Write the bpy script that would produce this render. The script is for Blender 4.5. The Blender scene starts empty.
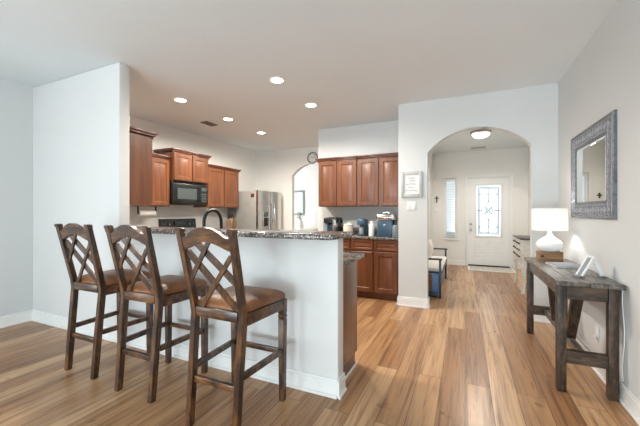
import bpy, bmesh, math, random
from mathutils import Vector, Matrix
random.seed(7)
S = bpy.context.scene
COL = S.collection
PI = math.pi

# ------------------------------------------------------------------ camera
cam_d = bpy.data.cameras.new('camera')
cam_d.sensor_width = 36.0
cam_d.lens = 18.0
cam_d.clip_start = 0.05
cam = bpy.data.objects.new('camera', cam_d)
cam.location = (0, 0, 1.26)
cam.rotation_euler = (PI / 2, 0, math.atan(145 / 320.0))
COL.objects.link(cam)
S.camera = cam

# ------------------------------------------------------------------ world, daylight, exposure
W = bpy.data.worlds.new('world')
S.world = W
W.use_nodes = True
wn = W.node_tree.nodes
wl = W.node_tree.links
wbg = wn['Background']
# bright overcast sky, slightly brighter overhead than at the horizon
tcw = wn.new('ShaderNodeTexCoord')
sxyz = wn.new('ShaderNodeSeparateXYZ')
wl.new(tcw.outputs['Generated'], sxyz.inputs[0])
crw = wn.new('ShaderNodeValToRGB')
crw.color_ramp.elements[0].color = (0.86, 0.92, 0.97, 1)
crw.color_ramp.elements[1].color = (0.80, 0.91, 1.0, 1)
wl.new(sxyz.outputs[2], crw.inputs[0])
wl.new(crw.outputs[0], wbg.inputs[0])
wbg.inputs[1].default_value = 1.3

S.view_settings.view_transform = 'Standard'
S.view_settings.look = 'None'
S.view_settings.gamma = 1.0
S.view_settings.use_curve_mapping = False
S.view_settings.exposure = 0.0
S.cycles.max_bounces = 10
S.cycles.diffuse_bounces = 6
S.cycles.transparent_max_bounces = 12
S.cycles.sample_clamp_indirect = 4.0
S.cycles.use_denoising = True

DAY = (0.88, 0.95, 1.0)
def area(name, loc, direction, sx, sy, power, color):
    d = bpy.data.lights.new(name, 'AREA')
    d.shape = 'RECTANGLE'
    d.size = sx
    d.size_y = sy
    d.energy = power
    d.color = color
    o = bpy.data.objects.new(name, d)
    o.location = loc
    o.rotation_euler = Vector(direction).to_track_quat('-Z', 'Z').to_euler()
    COL.objects.link(o)
    return o
# daylight at the window openings, plus added fill lamps and ceiling uplights
area('daylight_left', (-4.83, -1.30, 1.2), (1, 0.0, 0.0), 2.2, 2.0, 20, (0.97, 0.98, 1.0))
area('added_uplight_left', (-4.95, -1.30, 0.5), (1, 0.1, 0.5), 2.2, 0.7, 38, (0.97, 0.98, 1.0))  # added uplight aimed through the left window to brighten the ceiling
area('daylight_back', (-2.6, -3.33, 1.35), (0, 1, 0.0), 0.8, 1.1, 30, DAY)
area('added_uplight_back', (-2.6, -3.50, 0.45), (0, 1, 0.5), 2.2, 0.7, 105, (0.80, 0.92, 1.0))  # added low panel tilted upward, lifts the ceiling brightness
area('added_fill_back_right', (-0.35, -3.33, 1.35), (0, 1, 0), 1.4, 1.7, 36, DAY)  # added frontal fill behind the camera, brightens walls and under the cabinets
area('added_uplight_back_right', (-0.35, -3.50, 0.45), (0, 1, 0.5), 1.5, 0.7, 115, (0.80, 0.92, 1.0))  # second added upward panel, stands in for light bounced onto the ceiling
area('daylight_dining', (-5.83, 8.0, 1.5), (1, 0, 0), 1.8, 1.7, 90, (1.0, 0.98, 0.93))
area('daylight_front_door', (0.5, 8.78, 1.3), (0, -1, -0.1), 0.6, 1.3, 6.5, DAY)

# ------------------------------------------------------------------ materials
def new_mat(name):
    m = bpy.data.materials.new(name)
    m.use_nodes = True
    nt = m.node_tree
    b = nt.nodes['Principled BSDF']
    return m, nt, b
def node(nt, t, **kw):
    n = nt.nodes.new(t)
    for k, v in kw.items():
        setattr(n, k, v)
    return n
def coords(nt, scale=(1, 1, 1), rot=(0, 0, 0), shift=True):
    tc = node(nt, 'ShaderNodeTexCoord')
    mp = node(nt, 'ShaderNodeMapping')
    mp.inputs['Scale'].default_value = scale
    mp.inputs['Rotation'].default_value = rot
    if shift:
        oi = node(nt, 'ShaderNodeObjectInfo')
        ml = node(nt, 'ShaderNodeMath', operation='MULTIPLY')
        ml.inputs[1].default_value = 13.0
        nt.links.new(oi.outputs['Random'], ml.inputs[0])
        ad = node(nt, 'ShaderNodeVectorMath', operation='ADD')
        nt.links.new(tc.outputs['Object'], ad.inputs[0])
        nt.links.new(ml.outputs[0], ad.inputs[1])
        nt.links.new(ad.outputs[0], mp.inputs[0])
    else:
        nt.links.new(tc.outputs['Object'], mp.inputs[0])
    return mp.outputs[0]
def ramp(nt, fac, stops):
    r = node(nt, 'ShaderNodeValToRGB')
    el = r.color_ramp.elements
    while len(el) < len(stops):
        el.new(0.5)
    for e, (p, c) in zip(el, stops):
        e.position = p
        e.color = (*c, 1)
    nt.links.new(fac, r.inputs[0])
    return r.outputs[0]
def noise(nt, vec, scale, detail=4, rough=0.55):
    n = node(nt, 'ShaderNodeTexNoise')
    n.inputs['Scale'].default_value = scale
    n.inputs['Detail'].default_value = detail
    n.inputs['Roughness'].default_value = rough
    nt.links.new(vec, n.inputs['Vector'])
    return n.outputs['Fac']
def bump(nt, b, h, strength, dist=0.01):
    n = node(nt, 'ShaderNodeBump')
    n.inputs['Strength'].default_value = strength
    n.inputs['Distance'].default_value = dist
    nt.links.new(h, n.inputs['Height'])
    nt.links.new(n.outputs[0], b.inputs['Normal'])
def plain(name, c, rough=0.5, metal=0.0, var=0.04, scale=8.0, **kw):
    m, nt, b = new_mat(name)
    v = coords(nt)
    f = noise(nt, v, scale, 3)
    lo = tuple(max(0, x * (1 - var)) for x in c)
    hi = tuple(min(1, x * (1 + var)) for x in c)
    nt.links.new(ramp(nt, f, [(0.3, lo), (0.7, hi)]), b.inputs['Base Color'])
    b.inputs['Roughness'].default_value = rough
    b.inputs['Metallic'].default_value = metal
    for k, val in kw.items():
        b.inputs[k].default_value = val
    return m
def paint(name, c, rough=0.6):
    m, nt, b = new_mat(name)
    v = coords(nt, shift=False)
    f = noise(nt, v, 1.2, 2)
    nt.links.new(ramp(nt, f, [(0.3, tuple(x * 0.985 for x in c)), (0.7, tuple(min(1, x * 1.015) for x in c))]), b.inputs['Base Color'])
    b.inputs['Roughness'].default_value = rough
    b.inputs['Specular IOR Level'].default_value = 0.3
    bump(nt, b, noise(nt, v, 90, 2), 0.05, 0.004)
    return m
def wood(name, dark, mid, light, axis='z', rough=0.4, grain=1.0, coat=0.0, worn=None):
    m, nt, b = new_mat(name)
    sc = {'x': (1.2, 14, 14), 'y': (14, 1.2, 14), 'z': (14, 14, 1.2)}[axis]
    v = coords(nt, tuple(s * grain for s in sc))
    f = noise(nt, v, 1.6, 6, 0.62)
    col = ramp(nt, f, [(0.28, dark), (0.5, mid), (0.74, light)])
    if worn:
        v2 = coords(nt, (1, 1, 1))
        v2 = coords(nt, {'x': (0.45, 1.6, 1.6), 'y': (1.6, 0.45, 1.6), 'z': (1.6, 1.6, 0.45)}[axis])
        f2 = noise(nt, v2, 16, 5, 0.7)
        r2 = ramp(nt, f2, [(0.47, (0, 0, 0)), (0.62, (0.85, 0.85, 0.85))])
        mx = node(nt, 'ShaderNodeMix', data_type='RGBA')
        nt.links.new(r2, mx.inputs[0])
        nt.links.new(col, mx.inputs[6])
        mx.inputs[7].default_value = (*worn, 1)
        col = mx.outputs[2]
    nt.links.new(col, b.inputs['Base Color'])
    b.inputs['Roughness'].default_value = rough
    b.inputs['Coat Weight'].default_value = coat
    b.inputs['Coat Roughness'].default_value = 0.25
    bump(nt, b, f, 0.12, 0.004)
    return m
def floor_mat():
    m, nt, b = new_mat('hardwood_planks')
    v = coords(nt, rot=(0, 0, PI / 2), shift=False)
    br = node(nt, 'ShaderNodeTexBrick')
    br.offset = 0.37
    br.offset_frequency = 2
    br.squash = 1.0
    br.inputs['Color1'].default_value = (0, 0, 0, 1)
    br.inputs['Color2'].default_value = (1, 1, 1, 1)
    br.inputs['Mortar'].default_value = (0.5, 0.5, 0.5, 1)
    br.inputs['Scale'].default_value = 1.0
    br.inputs['Brick Width'].default_value = 1.9
    br.inputs['Row Height'].default_value = 0.165
    br.inputs['Mortar Size'].default_value = 0.0022
    br.inputs['Mortar Smooth'].default_value = 0.3
    br.inputs['Bias'].default_value = 0.0
    nt.links.new(v, br.inputs['Vector'])
    # grain runs along the planks; each plank gets its own slice of the noise
    sep = node(nt, 'ShaderNodeSeparateXYZ')
    nt.links.new(v, sep.inputs[0])
    cmb = node(nt, 'ShaderNodeCombineXYZ')
    mx_ = node(nt, 'ShaderNodeMath', operation='MULTIPLY'); mx_.inputs[1].default_value = 0.6
    my_ = node(nt, 'ShaderNodeMath', operation='MULTIPLY'); my_.inputs[1].default_value = 13.0
    mz_ = node(nt, 'ShaderNodeMath', operation='MULTIPLY'); mz_.inputs[1].default_value = 37.0
    nt.links.new(sep.outputs[0], mx_.inputs[0])
    nt.links.new(sep.outputs[1], my_.inputs[0])
    nt.links.new(br.outputs['Color'], mz_.inputs[0])
    nt.links.new(mx_.outputs[0], cmb.inputs[0])
    nt.links.new(my_.outputs[0], cmb.inputs[1])
    nt.links.new(mz_.outputs[0], cmb.inputs[2])
    g = node(nt, 'ShaderNodeTexNoise')
    g.inputs['Scale'].default_value = 2.2
    g.inputs['Detail'].default_value = 7
    g.inputs['Roughness'].default_value = 0.62
    g.inputs['Distortion'].default_value = 0.5
    nt.links.new(cmb.outputs[0], g.inputs['Vector'])
    base = ramp(nt, br.outputs['Color'], [(0.0, (0.285, 0.140, 0.062)), (0.35, (0.38, 0.203, 0.095)), (0.7, (0.46, 0.264, 0.132)), (1.0, (0.55, 0.345, 0.192))])
    gr = ramp(nt, g.outputs['Fac'], [(0.27, (0.34, 0.28, 0.23)), (0.40, (0.70, 0.64, 0.59)), (0.52, (1, 1, 1)), (0.72, (1.2, 1.19, 1.17))])
    mul = node(nt, 'ShaderNodeMix', data_type='RGBA', blend_type='MULTIPLY')
    mul.inputs[0].default_value = 1.0
    nt.links.new(base, mul.inputs[6])
    nt.links.new(gr, mul.inputs[7])
    # knots
    k = noise(nt, v, 5.5, 2)
    kr = ramp(nt, k, [(0.70, (1, 1, 1)), (0.76, (0.55, 0.48, 0.42))])
    mul2 = node(nt, 'ShaderNodeMix', data_type='RGBA', blend_type='MULTIPLY')
    mul2.inputs[0].default_value = 1.0
    nt.links.new(mul.outputs[2], mul2.inputs[6])
    nt.links.new(kr, mul2.inputs[7])
    seam = node(nt, 'ShaderNodeMix', data_type='RGBA')
    nt.links.new(br.outputs['Fac'], seam.inputs[0])
    nt.links.new(mul2.outputs[2], seam.inputs[6])
    seam.inputs[7].default_value = (0.13, 0.075, 0.04, 1)
    nt.links.new(seam.outputs[2], b.inputs['Base Color'])
    rr = ramp(nt, g.outputs['Fac'], [(0.3, (0.36,) * 3), (0.7, (0.26,) * 3)])
    nt.links.new(rr, b.inputs['Roughness'])
    b.inputs['Specular IOR Level'].default_value = 0.4
    inv = node(nt, 'ShaderNodeMath', operation='SUBTRACT')
    inv.inputs[0].default_value = 1.0
    nt.links.new(br.outputs['Fac'], inv.inputs[1])
    ad = node(nt, 'ShaderNodeMath', operation='MULTIPLY_ADD')
    nt.links.new(g.outputs['Fac'], ad.inputs[0])
    ad.inputs[1].default_value = 0.25
    nt.links.new(inv.outputs[0], ad.inputs[2])
    bump(nt, b, ad.outputs[0], 0.18, 0.004)
    return m
def granite():
    m, nt, b = new_mat('speckled_granite')
    v = coords(nt, shift=False)
    vo = node(nt, 'ShaderNodeTexVoronoi')
    vo.inputs['Scale'].default_value = 130
    nt.links.new(v, vo.inputs['Vector'])
    sp = node(nt, 'ShaderNodeSeparateColor')
    nt.links.new(vo.outputs['Color'], sp.inputs[0])
    n2 = noise(nt, v, 9, 5, 0.7)
    ad = node(nt, 'ShaderNodeMath', operation='MULTIPLY_ADD')
    nt.links.new(n2, ad.inputs[0])
    ad.inputs[1].default_value = 1.1
    sb = node(nt, 'ShaderNodeMath', operation='SUBTRACT')
    nt.links.new(sp.outputs[0], sb.inputs[0])
    sb.inputs[1].default_value = 0.55
    nt.links.new(sb.outputs[0], ad.inputs[2])
    nt.links.new(ramp(nt, ad.outputs[0], [(0.05, (0.018, 0.017, 0.017)), (0.42, (0.075, 0.060, 0.055)), (0.68, (0.18, 0.155, 0.14)), (0.88, (0.32, 0.29, 0.265)), (1.0, (0.50, 0.47, 0.44))]), b.inputs['Base Color'])
    b.inputs['Roughness'].default_value = 0.18
    return m
def emit(name, c, s):
    m, nt, b = new_mat(name)
    b.inputs['Base Color'].default_value = (*c, 1)
    b.inputs['Emission Color'].default_value = (*c, 1)
    b.inputs['Emission Strength'].default_value = s
    return m
def glass_mat(name, tint=(1, 1, 1), frost=0.0, gloss=0.06):
    m, nt, b = new_mat(name)
    nt.nodes.remove(b)
    out = nt.nodes['Material Output']
    tr = node(nt, 'ShaderNodeBsdfTransparent')
    tr.inputs[0].default_value = (*tint, 1)
    tl = node(nt, 'ShaderNodeBsdfTranslucent')
    tl.inputs[0].default_value = (0.9, 0.93, 0.93, 1)
    gl = node(nt, 'ShaderNodeBsdfGlossy')
    gl.inputs['Roughness'].default_value = 0.04
    m1 = node(nt, 'ShaderNodeMixShader'); m1.inputs[0].default_value = frost
    m2 = node(nt, 'ShaderNodeMixShader'); m2.inputs[0].default_value = gloss
    nt.links.new(tr.outputs[0], m1.inputs[1]); nt.links.new(tl.outputs[0], m1.inputs[2])
    nt.links.new(m1.outputs[0], m2.inputs[1]); nt.links.new(gl.outputs[0], m2.inputs[2])
    nt.links.new(m2.outputs[0], out.inputs[0])
    return m
def shade_mat():
    m, nt, b = new_mat('linen_shade')
    out = nt.nodes['Material Output']
    v = coords(nt, (1, 1, 1))
    f = noise(nt, v, 60, 3)
    c = ramp(nt, f, [(0.3, (0.86, 0.85, 0.83)), (0.7, (0.93, 0.925, 0.91))])
    nt.links.new(c, b.inputs['Base Color'])
    b.inputs['Roughness'].default_value = 0.9
    tl = node(nt, 'ShaderNodeBsdfTranslucent')
    nt.links.new(c, tl.inputs[0])
    mx = node(nt, 'ShaderNodeMixShader'); mx.inputs[0].default_value = 0.5
    nt.links.new(b.outputs[0], mx.inputs[1]); nt.links.new(tl.outputs[0], mx.inputs[2])
    nt.links.new(mx.outputs[0], out.inputs[0])
    return m
def leather():
    m, nt, b = new_mat('brown_leather')
    v = coords(nt)
    f = noise(nt, v, 7, 5, 0.6)
    nt.links.new(ramp(nt, f, [(0.3, (0.105, 0.036, 0.011)), (0.52, (0.21, 0.080, 0.026)), (0.75, (0.36, 0.16, 0.062))]), b.inputs['Base Color'])
    b.inputs['Roughness'].default_value = 0.42
    bump(nt, b, noise(nt, v, 120, 2), 0.12, 0.002)
    return m

M = {}
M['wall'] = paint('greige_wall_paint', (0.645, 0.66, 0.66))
M['wall_kitchen'] = paint('lamplit_greige_wall_paint', (0.80, 0.795, 0.77))  # greige made brighter and warmer: lamp light put into the wall colour
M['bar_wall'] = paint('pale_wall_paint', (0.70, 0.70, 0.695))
M['ceiling'] = paint('ceiling_paint', (0.71, 0.755, 0.775), 0.8)
M['trim'] = plain('white_trim_paint', (0.82, 0.82, 0.81), 0.35, var=0.015)
M['floor'] = floor_mat()
M['granite'] = granite()
M['cherry'] = wood('cherry_cabinet_wood', (0.090, 0.029, 0.012), (0.145, 0.049, 0.019), (0.210, 0.077, 0.030), 'z', 0.33, 0.7, 0.25)
M['cherry_h'] = wood('cherry_cabinet_wood_across', (0.090, 0.029, 0.012), (0.145, 0.049, 0.019), (0.210, 0.077, 0.030), 'x', 0.33, 0.7, 0.25)
M['cherry_dark'] = wood('cherry_crown_wood', (0.05, 0.013, 0.006), (0.095, 0.026, 0.010), (0.14, 0.042, 0.016), 'x', 0.33, 0.7, 0.2)
M['stool'] = wood('distressed_stool_wood', (0.007, 0.0035, 0.002), (0.027, 0.0105, 0.005), (0.095, 0.038, 0.014), 'z', 0.32, 1.0, 0.3, worn=(0.160, 0.064, 0.018))
M['stool_h'] = wood('distressed_stool_wood_across', (0.007, 0.0035, 0.002), (0.027, 0.0105, 0.005), (0.095, 0.038, 0.014), 'x', 0.32, 1.0, 0.3, worn=(0.190, 0.078, 0.022))
M['leather'] = leather()
M['table'] = wood('dark_weathered_wood', (0.005, 0.004, 0.0035), (0.030, 0.0175, 0.011), (0.090, 0.056, 0.034), 'z', 0.5, 1.0, 0.0, worn=(0.120, 0.070, 0.040))
M['table_x'] = wood('dark_weathered_wood_across', (0.005, 0.004, 0.0035), (0.030, 0.0175, 0.011), (0.090, 0.056, 0.034), 'x', 0.5, 1.0, 0.0, worn=(0.120, 0.070, 0.040))
M['table_y'] = wood('dark_weathered_wood_along', (0.012, 0.009, 0.007), (0.075, 0.053, 0.039), (0.20, 0.150, 0.112), 'y', 0.36, 1.0, 0.15, worn=(0.20, 0.19, 0.185))
M['box_wood'] = wood('rustic_box_wood', (0.13, 0.065, 0.03), (0.30, 0.16, 0.075), (0.46, 0.28, 0.15), 'x', 0.6, 1.2)
M['black'] = plain('black_appliance_plastic', (0.012, 0.014, 0.014), 0.22)
M['black_matte'] = plain('black_matte_plastic', (0.018, 0.018, 0.02), 0.5)
M['black_glass'] = plain('dark_oven_glass', (0.02, 0.035, 0.035), 0.06)
M['mw_window'] = plain('grey_microwave_window', (0.06, 0.075, 0.075), 0.25)
M['steel'] = plain('stainless_steel', (0.62, 0.61, 0.59), 0.27, 1.0, 0.03, 3)
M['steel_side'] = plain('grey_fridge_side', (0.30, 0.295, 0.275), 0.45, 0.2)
M['chrome'] = plain('chrome_metal', (0.75, 0.76, 0.77), 0.12, 1.0)
M['nickel'] = plain('brushed_nickel', (0.45, 0.43, 0.40), 0.32, 1.0)
M['bronze'] = plain('oil_rubbed_bronze', (0.035, 0.035, 0.038), 0.3, 0.7)
M['white'] = plain('white_ceramic', (0.86, 0.86, 0.85), 0.25, var=0.02)
M['white_matte'] = plain('white_paper', (0.84, 0.84, 0.82), 0.8, var=0.02)
M['white_plastic'] = plain('white_plastic', (0.80, 0.80, 0.79), 0.4, var=0.02)
M['cream'] = plain('cream_ceramic', (0.72, 0.68, 0.60), 0.35)
M['blue_steel'] = plain('slate_blue_plastic', (0.045, 0.095, 0.155), 0.3)
M['blue_dark'] = plain('navy_plastic', (0.03, 0.055, 0.09), 0.3)
M['navy'] = plain('navy_painted_wood', (0.03, 0.045, 0.075), 0.4)
M['blue_paint'] = plain('blue_painted_wood', (0.085, 0.18, 0.36), 0.4, var=0.15)
M['wicker'] = wood('brown_wicker', (0.07, 0.035, 0.014), (0.16, 0.085, 0.035), (0.25, 0.14, 0.06), 'x', 0.7, 2.0)
M['tank'] = plain('smoky_water_tank', (0.30, 0.36, 0.40), 0.12)
M['fabric'] = plain('off_white_fabric', (0.74, 0.71, 0.66), 0.9, var=0.06, scale=40)
M['silver'] = plain('antique_silver_frame', (0.15, 0.16, 0.175), 0.42, 0.35, 0.35, 30)
M['silver_light'] = plain('worn_silver_relief', (0.33, 0.35, 0.385), 0.4, 0.3, 0.3, 40)
M['mirror'] = plain('mirror_silvering', (0.90, 0.91, 0.90), 0.015, 1.0, 0.0)
M['frame_grey'] = plain('grey_picture_frame', (0.48, 0.49, 0.48), 0.5, 0.1, 0.12, 30)
M['slate_frame'] = plain('slate_picture_frame', (0.16, 0.20, 0.22), 0.5)
M['ink'] = plain('grey_ink', (0.13, 0.135, 0.14), 0.8)
M['art'] = plain('pale_watercolour', (0.62, 0.68, 0.68), 0.7, var=0.25, scale=9)
M['came'] = plain('lead_came', (0.22, 0.225, 0.23), 0.45, 0.4)
M['pane'] = glass_mat('clear_pane', (0.97, 0.99, 0.99), 0.0, 0.04)
M['frosted'] = glass_mat('frosted_door_glass', (1, 1, 1), 0.93, 0.03)
M['shade'] = shade_mat()
M['lens'] = emit('recessed_light_lens', (1.0, 0.95, 0.87), 14.0)
M['dome'] = emit('lit_glass_dome', (1.0, 0.95, 0.87), 2.4)
M['bulb'] = emit('lit_bulb', (1.0, 0.96, 0.9), 8.0)
M['vent'] = plain('dark_vent_metal', (0.17, 0.14, 0.115), 0.5)
M['vent_light'] = plain('beige_vent_metal', (0.45, 0.41, 0.37), 0.5)
M['mat'] = plain('pale_woven_mat', (0.60, 0.57, 0.52), 0.95, var=0.22, scale=18)
M['green'] = plain('muted_green_leaf', (0.20, 0.25, 0.18), 0.6, var=0.3)
M['paper'] = plain('printed_cover_paper', (0.20, 0.22, 0.25), 0.7, var=0.2, scale=20)
M['badge'] = plain('dark_red_badge', (0.10, 0.03, 0.015), 0.4)
M['lawn'] = plain('outdoor_ground', (0.34, 0.36, 0.32), 0.9, var=0.2, scale=2)
M['distressed'] = plain('distressed_white_paint', (0.76, 0.74, 0.68), 0.55, var=0.12, scale=25)
M['dark_top'] = plain('dark_stained_top', (0.06, 0.05, 0.042), 0.4, var=0.3)
M['blind'] = plain('white_blind_slat', (0.80, 0.84, 0.84), 0.5, var=0.02)
M['tan'] = plain('tan_wood_block', (0.24, 0.16, 0.10), 0.5, var=0.2)
M['oil'] = plain('amber_glass_bottle', (0.14, 0.07, 0.02), 0.12)
M['stand_grey'] = plain('blue_grey_metal', (0.24, 0.27, 0.31), 0.35, 0.4)
M['cord'] = plain('white_cord', (0.78, 0.78, 0.77), 0.45)

# ------------------------------------------------------------------ geometry helpers
class MB:
    def __init__(self):
        self.bm = bmesh.new()
    def quad(self, *pts):
        self.bm.faces.new([self.bm.verts.new(p) for p in pts])
    def box(self, x0, x1, y0, y1, z0, z1, bev=0.0, seg=2):
        t = bmesh.new()
        bmesh.ops.create_cube(t, size=1)
        for v in t.verts:
            v.co = Vector(((x0 + x1) / 2 + v.co.x * (x1 - x0), (y0 + y1) / 2 + v.co.y * (y1 - y0), (z0 + z1) / 2 + v.co.z * (z1 - z0)))
        if bev:
            bmesh.ops.bevel(t, geom=list(t.edges), offset=bev, segments=seg, affect='EDGES', profile=0.5)
        self.add(t)
        return self
    def add(self, t, mtx=None):
        if mtx is not None:
            t.transform(mtx)
        me = bpy.data.meshes.new('tmp')
        t.to_mesh(me)
        self.bm.from_mesh(me)
        bpy.data.meshes.remove(me)
        t.free()
    def loft(self, secs, caps=True, closed=False):
        rings = [[self.bm.verts.new(p) for p in s] for s in secs]
        n = len(rings[0])
        pairs = list(zip(rings, rings[1:]))
        if closed:
            pairs.append((rings[-1], rings[0]))
        for a, b in pairs:
            for i in range(n):
                self.bm.faces.new((a[i], a[(i + 1) % n], b[(i + 1) % n], b[i]))
        if caps and not closed:
            self.bm.faces.new(rings[0][::-1])
            self.bm.faces.new(rings[-1])
        return self
    def leg(self, levels, ch=0.12):
        # levels: (cx, cy, z, wx, wy) ; chamfered square section
        secs = []
        for cx, cy, z, wx, wy in levels:
            a, b = wx / 2, wy / 2
            ca, cb = a * (1 - ch), b * (1 - ch)
            secs.append([(cx - ca, cy - b, z), (cx + ca, cy - b, z), (cx + a, cy - cb, z), (cx + a, cy + cb, z), (cx + ca, cy + b, z), (cx - ca, cy + b, z), (cx - a, cy + cb, z), (cx - a, cy - cb, z)])
        return self.loft(secs)
    def bar(self, p, q, w, h, up=(0, 0, 1)):
        p, q = Vector(p), Vector(q)
        d = (q - p).normalized()
        s = d.cross(Vector(up)).normalized()
        u = s.cross(d).normalized()
        s, u = s * w / 2, u * h / 2
        return self.loft([[p - s - u, p + s - u, p + s + u, p - s + u], [q - s - u, q + s - u, q + s + u, q - s + u]])
    def tube(self, pts, r, n=10):
        pts = [Vector(p) for p in pts]
        secs = []
        prev = None
        for i, p in enumerate(pts):
            d = (pts[min(i + 1, len(pts) - 1)] - pts[max(i - 1, 0)]).normalized()
            ref = prev if prev is not None else (Vector((0, 0, 1)) if abs(d.z) < 0.9 else Vector((1, 0, 0)))
            s = (ref - d * ref.dot(d)).normalized()
            prev = s
            t = d.cross(s)
            rr = r[i] if isinstance(r, (list, tuple)) else r
            secs.append([p + (s * math.cos(2 * PI * k / n) + t * math.sin(2 * PI * k / n)) * rr for k in range(n)])
        return self.loft(secs)
    def lathe(self, prof, c=(0, 0, 0), n=28, axis='z', ring=False):
        secs = []
        for r, z in prof:
            ring = []
            for k in range(n):
                a = 2 * PI * k / n
                x, y = math.cos(a) * max(r, 1e-4), math.sin(a) * max(r, 1e-4)
                p = {'z': (x, y, z), 'y': (x, z, -y), 'x': (z, x, y)}[axis]
                ring.append((c[0] + p[0], c[1] + p[1], c[2] + p[2]))
            secs.append(ring)
        return self.loft(secs, closed=ring)
    def prism(self, pts, axis, a, b):
        # pts in the other two axes (x,z for 'y'; y,z for 'x'; x,y for 'z')
        def P(p, t):
            return {'y': (p[0], t, p[1]), 'x': (t, p[0], p[1]), 'z': (p[0], p[1], t)}[axis]
        return self.loft([[P(p, a) for p in pts], [P(p, b) for p in pts]])
    def rings(self, rects):
        # nested rectangles (x0,x1,z0,z1,y), front facing -y, last one filled
        prev = None
        for x0, x1, z0, z1, y in rects:
            cur = [self.bm.verts.new(p) for p in ((x0, y, z0), (x1, y, z0), (x1, y, z1), (x0, y, z1))]
            if prev:
                for i in range(4):
                    self.bm.faces.new((prev[i], prev[(i + 1) % 4], cur[(i + 1) % 4], cur[i]))
            prev = cur
        self.bm.faces.new(prev)
        return self
    def build(self, name, mat, parent=None, smooth=35, loc=None, rotz=0.0):
        bmesh.ops.recalc_face_normals(self.bm, faces=self.bm.faces)
        me = bpy.data.meshes.new(name)
        self.bm.to_mesh(me)
        self.bm.free()
        o = bpy.data.objects.new(name, me)
        COL.objects.link(o)
        for mm in (mat if isinstance(mat, list) else [mat]):
            me.materials.append(mm)
        if smooth:
            for p in me.polygons:
                p.use_smooth = True
            me.set_sharp_from_angle(angle=math.radians(smooth))
        if parent:
            o.parent = parent
        if loc is not None:
            o.location = loc
            o.rotation_euler = (0, 0, rotz)
        return o
def B(*a, **k):
    return MB().box(*a, **k)
def tag(o, label, cat, group=None):
    o['label'] = label
    o['category'] = cat
    if group:
        o['group'] = group
    return o
def thing(name, label, cat, loc=(0, 0, 0), rotz=0.0, group=None):
    o = bpy.data.objects.new(name, None)
    o.empty_display_size = 0.1
    COL.objects.link(o)
    o.location = loc
    o.rotation_euler = (0, 0, rotz)
    return tag(o, label, cat, group)
def struct(name, mb, mat, parent=None):
    o = mb.build(name, mat, parent, smooth=30)
    if parent is None:
        o['kind'] = 'structure'
    return o
def dup(root, loc, label, rotz=None):
    r = root.copy()
    COL.objects.link(r)
    r.location = loc
    if rotz is not None:
        r.rotation_euler = (0, 0, rotz)
    r['label'] = label
    for ch in list(root.children):
        c = ch.copy()
        COL.objects.link(c)
        c.parent = r
        for g in list(ch.children):
            d = g.copy()
            COL.objects.link(d)
            d.parent = c
    return r
def pad_rings(mb, out, levels):
    # out: closed list of (x,y) about the centre; levels: (scale, z)
    mb.loft([[(x * s, y * s, z) for x, y in out] for s, z in levels])
    return mb
def rrect(hx, hy, r, n=5, taper=0.0):
    pts = []
    for cx, cy, a0 in ((hx - r, hy - r, 0), (-hx + r, hy - r, PI / 2), (-hx + r, -hy + r, PI), (hx - r, -hy + r, 1.5 * PI)):
        for k in range(n + 1):
            a = a0 + PI / 2 * k / n
            x, y = cx + r * math.cos(a), cy + r * math.sin(a)
            pts.append((x * (1 + taper * y / hy), y))
    return pts

CH = 2.74
# ------------------------------------------------------------------ the setting
struct('floor', B(-5.9, 1.5, -3.2, 9.5, -0.1, 0), M['floor'])
struct('ceiling', B(-5.9, 1.5, -3.4, 9.5, CH, CH + 0.12), M['ceiling'])
struct('ground', B(-12, 9, 9.52, 26, -0.35, -0.15), M['lawn'])

def wall_y(name, x0, x1, y0, y1, holes, mat):
    # wall whose faces look along y, with rectangular holes (x0,x1,z0,z1)
    mb = MB()
    xs = x0
    for h in sorted(holes):
        if h[0] > xs: mb.box(xs, h[0], y0, y1, 0, CH)
        if h[2] > 0: mb.box(h[0], h[1], y0, y1, 0, h[2])
        if h[3] < CH: mb.box(h[0], h[1], y0, y1, h[3], CH)
        xs = h[1]
    if xs < x1: mb.box(xs, x1, y0, y1, 0, CH)
    return struct(name, mb, mat)
def wall_x(name, y0, y1, x0, x1, holes, mat):
    mb = MB()
    ys = y0
    for h in sorted(holes):
        if h[0] > ys: mb.box(x0, x1, ys, h[0], 0, CH)
        if h[2] > 0: mb.box(x0, x1, h[0], h[1], 0, h[2])
        if h[3] < CH: mb.box(x0, x1, h[0], h[1], h[3], CH)
        ys = h[1]
    if ys < y1: mb.box(x0, x1, ys, y1, 0, CH)
    return struct(name, mb, mat)
def arch_wall(name, x0, x1, y0, y1, ax0, ax1, zs, rise, mat):
    w = (ax1 - ax0) / 2
    cx = (ax0 + ax1) / 2
    R = (w * w + rise * rise) / (2 * rise)
    zc = zs + rise - R
    a = math.asin(w / R)
    N = 28
    top = [(cx + R * math.sin(-a + 2 * a * i / N), zc + R * math.cos(-a + 2 * a * i / N)) for i in range(N + 1)]
    mb = MB()
    mb.box(x0, ax0, y0, y1, 0, CH)
    mb.box(ax1, x1, y0, y1, 0, CH)
    for (xa, za), (xb, zb) in zip(top, top[1:]):
        mb.prism([(xa, za), (xb, zb), (xb, CH), (xa, CH)], 'y', y0, y1)
    bmesh.ops.remove_doubles(mb.bm, verts=mb.bm.verts, dist=1e-5)
    return struct(name, mb, mat)

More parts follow.
